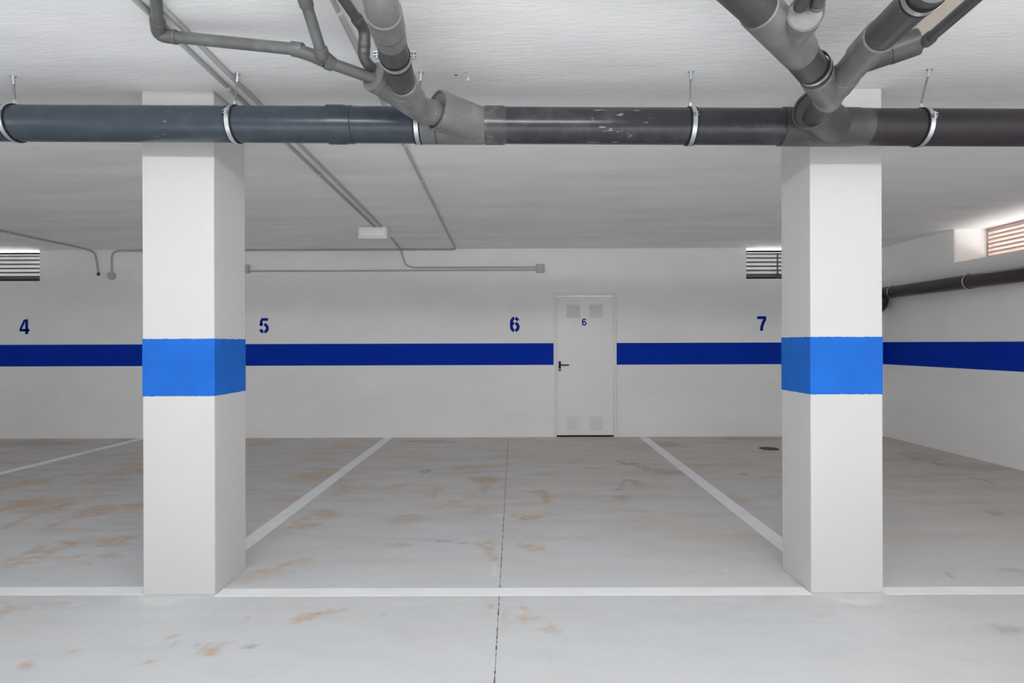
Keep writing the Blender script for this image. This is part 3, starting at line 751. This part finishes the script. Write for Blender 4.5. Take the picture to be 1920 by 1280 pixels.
# ------------------------------------------------------------------ conduits
RC = .0115
def conduit(pts, label, clips=(), rad=.07, r=RC, end=None, group='surface conduits'):
    c = empty('conduit', pts[0], label, 'conduit', group, 'thing')
    obj('tube', T(rounded(pts, rad, 8), r, 16), M['conduit'], c, True)
    for i, t in clips:
        a_, b_ = pts[i], pts[i+1]; d = (b_-a_).normalized(); p = a_ + (b_-a_)*t
        bm = lathe(bmesh.new(), p - d*.009, p + d*.009, [(0, r+.001), (0, r+.004), (.018, r+.004), (.018, r+.001)], 16, (False, False))
        obj('saddle_clip', bm, M['clip'], c, True)
    return c
dc = RC + .001
lampA = UC(708, 430, dc); lampB = UC(716.5, 427, dc)
def ceilline(pa, pb, ynear):
    a_, b_ = UC(*pa, dc), UC(*pb, dc); k = (b_.x-a_.x)/(b_.y-a_.y)
    return Vector((a_.x + k*(ynear-a_.y), ynear, CEIL-dc)), b_
a_, b_ = ceilline((254, 0), (705, 428), -1.0)
conduit([a_, b_], 'grey ceiling conduit on the left of the pair leading to the lamp box', [(0, t) for t in (.30, .52, .72, .9)])
a_, b_ = ceilline((312, 22), (717, 427), -1.0)
conduit([a_, b_], 'grey ceiling conduit on the right of the pair leading to the lamp box', [(0, t) for t in (.34, .56, .75, .92)])
# lamp box to the wall, then along to the junction box
w_c = YW - dc
jb = UW(1013, 503.5)
z_up = UW(900, 501.3).z; z_lo = UW(900, 506.5).z
xs = UW(752, 470).x
conduit([UC(733, 446, dc), Vector((xs, w_c-.0, CEIL-dc)), Vector((xs + .02, w_c, CEIL-.10)), Vector((UW(762, 500).x, w_c, z_up)), Vector((jb.x-.03, w_c, z_up))],
        'grey conduit bending down the back wall from the lamp box to the junction box', [(3, .28), (3, .62), (3, .9)], [.05, .12, .14])
zl2 = UW(480, 508.5).z
conduit([Vector((UW(470, 508).x, w_c, zl2)), Vector((jb.x-.03, w_c, z_lo))], 'straight grey conduit along the back wall between both junction boxes', [(0, t) for t in (.05, .2, .3, .48, .62, .9)])
# single conduit with a bend at the wall, running left in the corner to the round box
a_, b_ = ceilline((622, 0), (848, 457), -1.0)
zc = CEIL - dc - .006
rb = UW(210.5, 517)
conduit([a_, Vector((b_.x, w_c-.006, CEIL-dc)), Vector((rb.x, w_c-.004, zc)), Vector((rb.x, w_c, rb.z+.05))],
        'long grey conduit along ceiling and wall corner to the round box', [(0, t) for t in (.33, .36, .47, .53, .62, .72, .82, .9)] + [(1, t) for t in (.07, .28, .5, .75)], [.09, .11])
# left conduit with loose end
a_ = UC(0, 432.5, dc); b_ = UC(158, 466, dc); k = (b_.x-a_.x)/(b_.y-a_.y)
a_ = Vector((a_.x - k*4, a_.y-4, CEIL-dc))
le = UW(185.5, 513)
lc = conduit([a_, Vector((b_.x + .02, w_c-.02, CEIL-dc-.004)), Vector((le.x-.03, w_c, CEIL-.12)), Vector((le.x, w_c, le.z))], 'grey conduit over the left vent, bending down the wall to a dark red end',
        [(0, t) for t in (.75, .81, .95)], [.22, .25])
obj('end_cap', lathe(bmesh.new(), Vector((le.x, w_c, le.z+.012)), Vector((le.x, w_c, le.z-1)), [(0, .017), (.03, .019), (.04, .012)], 16), M['red'], lc, True, 'dark red end')
# boxes
def junction(c, s, label):
    o = empty('junction_box', (c.x, YW, c.z), label, 'junction box', 'junction boxes on the back wall', 'thing')
    obj('housing', B((c.x-s, YW-.045, c.z-s), (c.x+s, YW, c.z+s), .014), M['boxes'], o, True)
    obj('lid', B((c.x-s*.82, YW-.052, c.z-s*.82), (c.x+s*.82, YW-.044, c.z+s*.82), .006), M['boxes'], o, True)
junction(jb, .062, 'square grey junction box at the right end of the wall conduits, above the door')
junction(UW(461, 504.5), .062, 'square grey junction box half hidden behind the left column')
o = empty('junction_box', (rb.x, YW, rb.z), 'round grey junction box below a conduit left of the left column', 'junction box', 'junction boxes on the back wall', 'thing')
obj('housing', lathe(bmesh.new(), Vector((rb.x, YW, rb.z)), Vector((rb.x, YW-1, rb.z)), [(0, .055), (.036, .055), (.041, .05)], 32), M['boxes'], o, True)
obj('lid', lathe(bmesh.new(), Vector((rb.x, YW-.04, rb.z)), Vector((rb.x, YW-1, rb.z)), [(0, .046), (.005, .045)], 32), M['boxes'], o, True)

# lamp box on the ceiling
YB = 6.75
l0, l1_ = U(671, 436, YB).x, U(725.5, 436, YB).x
zb_ = U(700, 446.8, YB).z
o = empty('emergency_lamp', ((l0+l1_)/2, YB, CEIL), 'white rectangular emergency lamp on the ceiling at the end of the conduit pair', 'lamp', None, 'thing')
obj('housing', B((l0, YB, zb_), (l1_, YB+.19, CEIL), .008), M['lamp'], o, True)
obj('diffuser', B((l0+.022, YB-.010, zb_+.026), (l1_-.018, YB+.004, CEIL-.012), .006), M['lens'], o, True)

# small fixings left in the ceiling
for px, py, lab in ((875, 135, 'small steel hook left in the ceiling right of the thick left branch'), (855, 141, 'tiny dark plug hole beside the steel ceiling hook')):
    c = UC(px, py)
    bm = lathe(bmesh.new(), c, c - Vector((0, 0, 1)), [(0, .008), (.004, .008), (.0041, .0035), (.02, .0035)], 12) if px == 875 else lathe(bmesh.new(), c, c - Vector((0, 0, 1)), [(0, .008), (.002, .006)], 12)
    if px == 875:
        tube(bm, [c + Vector((.0, .0, -.018)), c + Vector((.008, 0, -.026)), c + Vector((.012, 0, -.034)), c + Vector((.004, 0, -.040)), c + Vector((-.006, 0, -.036))], .003, 8)
    o = tag(obj('ceiling_hook' if px == 875 else 'ceiling_plug', bm, M['steel'] if px == 875 else M['grate'], None, True), lab, 'hook' if px == 875 else 'plug', None, 'thing')
    rooted(o, c)

# ------------------------------------------------------------------ brown pipe on the right wall
xp = XR - .115; RP = .080
pe = UX(1672, 547.5, xp); pn = UX(1915, 514.5, xp)
kz = (pn.z-pe.z)/(pn.y-pe.y)
near = Vector((xp, 3.6, pn.z + kz*(3.6-pn.y)))
farp = Vector((xp, YW-.16, pe.z + kz*(YW-.16-pe.y)))
bp = empty('side_pipe', (xp, 6.5, pn.z), 'dark brown pipe running along the right wall below the louvred window', 'pipe', None, 'thing')
el_y = UX(1658, 550, xp).y
farp.y = min(YW-.11, el_y + .02)
obj('pipe_section', lathe(bmesh.new(), near, farp, [(0, RP), ((farp-near).length, RP)], 48), M['pipe_brown'], bp, True)
obj('elbow', T(rounded([farp + Vector((0, -.12, 0)), farp + Vector((0, .03, 0)), farp + Vector((-.005, .035, -.20)), farp + Vector((-.30, .035, -.205))], .10, 10), RP+.004, 40), M['pipe_brown'], bp, True)
for px, py, lab in ((1668, 548.5, 'thin steel clamp on the far end of the brown side pipe'), (1810, 528, 'thin steel clamp on the brown side pipe below the window')):
    yy = UX(px, py, xp - RP*.6).y
    c = Vector((xp, yy, near.z + kz*(yy-near.y)))
    h = empty('pipe_clamp', c, lab, 'pipe clamp', 'clamps of the side pipe', 'thing')
    d = (farp-near).normalized()
    obj('clamp_band', band(bmesh.new(), c, d, RP+.0035, .018, .002), M['steel'], h, True)
    obj('rubber_lining', band(bmesh.new(), c, d, RP+.0002, .034, .004), M['rubber'], h, True)
    obj('wall_stud', T([c + Vector((RP+.004, 0, 0)), Vector((XR, c.y, c.z))], .006, 10), M['steel'], h, True)
    q = c + Vector((-.02, 0, RP+.012)); obj('bolt', lathe(bmesh.new(), q - Vector((0, 0, .012)), q + Vector((0, 0, 1)), [(0, .007), (.006, .007), (.0061, .004), (.026, .004)], 10), M['steel'], h, True)
    q = c + Vector((-.02, 0, -RP-.012)); obj('bolt', lathe(bmesh.new(), q - Vector((0, 0, .012)), q + Vector((0, 0, 1)), [(0, .007), (.006, .007), (.0061, .004), (.022, .004)], 10), M['steel'], h, True)

# ------------------------------------------------------------------ lights
def area(name, loc, target, sx, sy, power, col=(1, 1, 1), spread=PI):
    L = bpy.data.lights.new(name, 'AREA'); L.shape = 'RECTANGLE'; L.size = sx; L.size_y = sy; L.energy = power; L.color = col; L.spread = spread
    o = bpy.data.objects.new(name, L); COL.objects.link(o); o.location = loc
    o.rotation_euler = (Vector(target) - Vector(loc)).to_track_quat('-Z', 'Y').to_euler()
    return o
area('aisle_batten_lamp', (.1, .05, 2.655), (.1, 4, 1.7), 4.0, .13, 80, (1, .99, .97))
area('floor_fill_light', (0, -.6, 2.66), (0, -.6, 0), 8.0, 2.4, 180, (1, .99, .975), 1.2)  # added fill, out of view: brightens the floor so it lights the ceiling
area('left_fill_light', (-8.8, -1.5, 1.3), (0, 0, 1.3), 5.0, 2.2, 112, (.975, .988, 1))  # unseen fill panel added inside the closed left wall, brightens the column sides
area('right_fill_light', (5.2, -1.5, 1.3), (0, 0, 1.3), 5.0, 2.2, 80, (.99, .995, 1))  # matching unseen fill panel, added inside the right wall
w = bpy.data.worlds.new('daylight'); scene.world = w; w.use_nodes = True
w.node_tree.nodes['Background'].inputs[0].default_value = (1, .985, .96, 1)
w.node_tree.nodes['Background'].inputs[1].default_value = 12.0

# ------------------------------------------------------------------ camera
cam = bpy.data.cameras.new('camera'); co = bpy.data.objects.new('camera', cam); COL.objects.link(co)
cam.sensor_width = 36; cam.sensor_fit = 'HORIZONTAL'; cam.lens = F / 1920 * 36
cam.shift_x = -VX / 1920; cam.shift_y = VY / 1920
cam.clip_start = .02; cam.clip_end = 200
# look along +Y, rolled so that level lines rise slightly to the right
co.matrix_world = Matrix.Translation((0, 0, CH)) @ Matrix.Rotation(PI/2, 4, 'X') @ Matrix.Rotation(-ROLL, 4, 'Z')
scene.camera = co

scene.view_settings.view_transform = 'Standard'
scene.view_settings.look = 'None'
scene.view_settings.gamma = 1
scene.view_settings.use_curve_mapping = False
scene.view_settings.exposure = 0.1
scene.cycles.use_denoising = True
scene.cycles.max_bounces = 10
scene.cycles.diffuse_bounces = 8
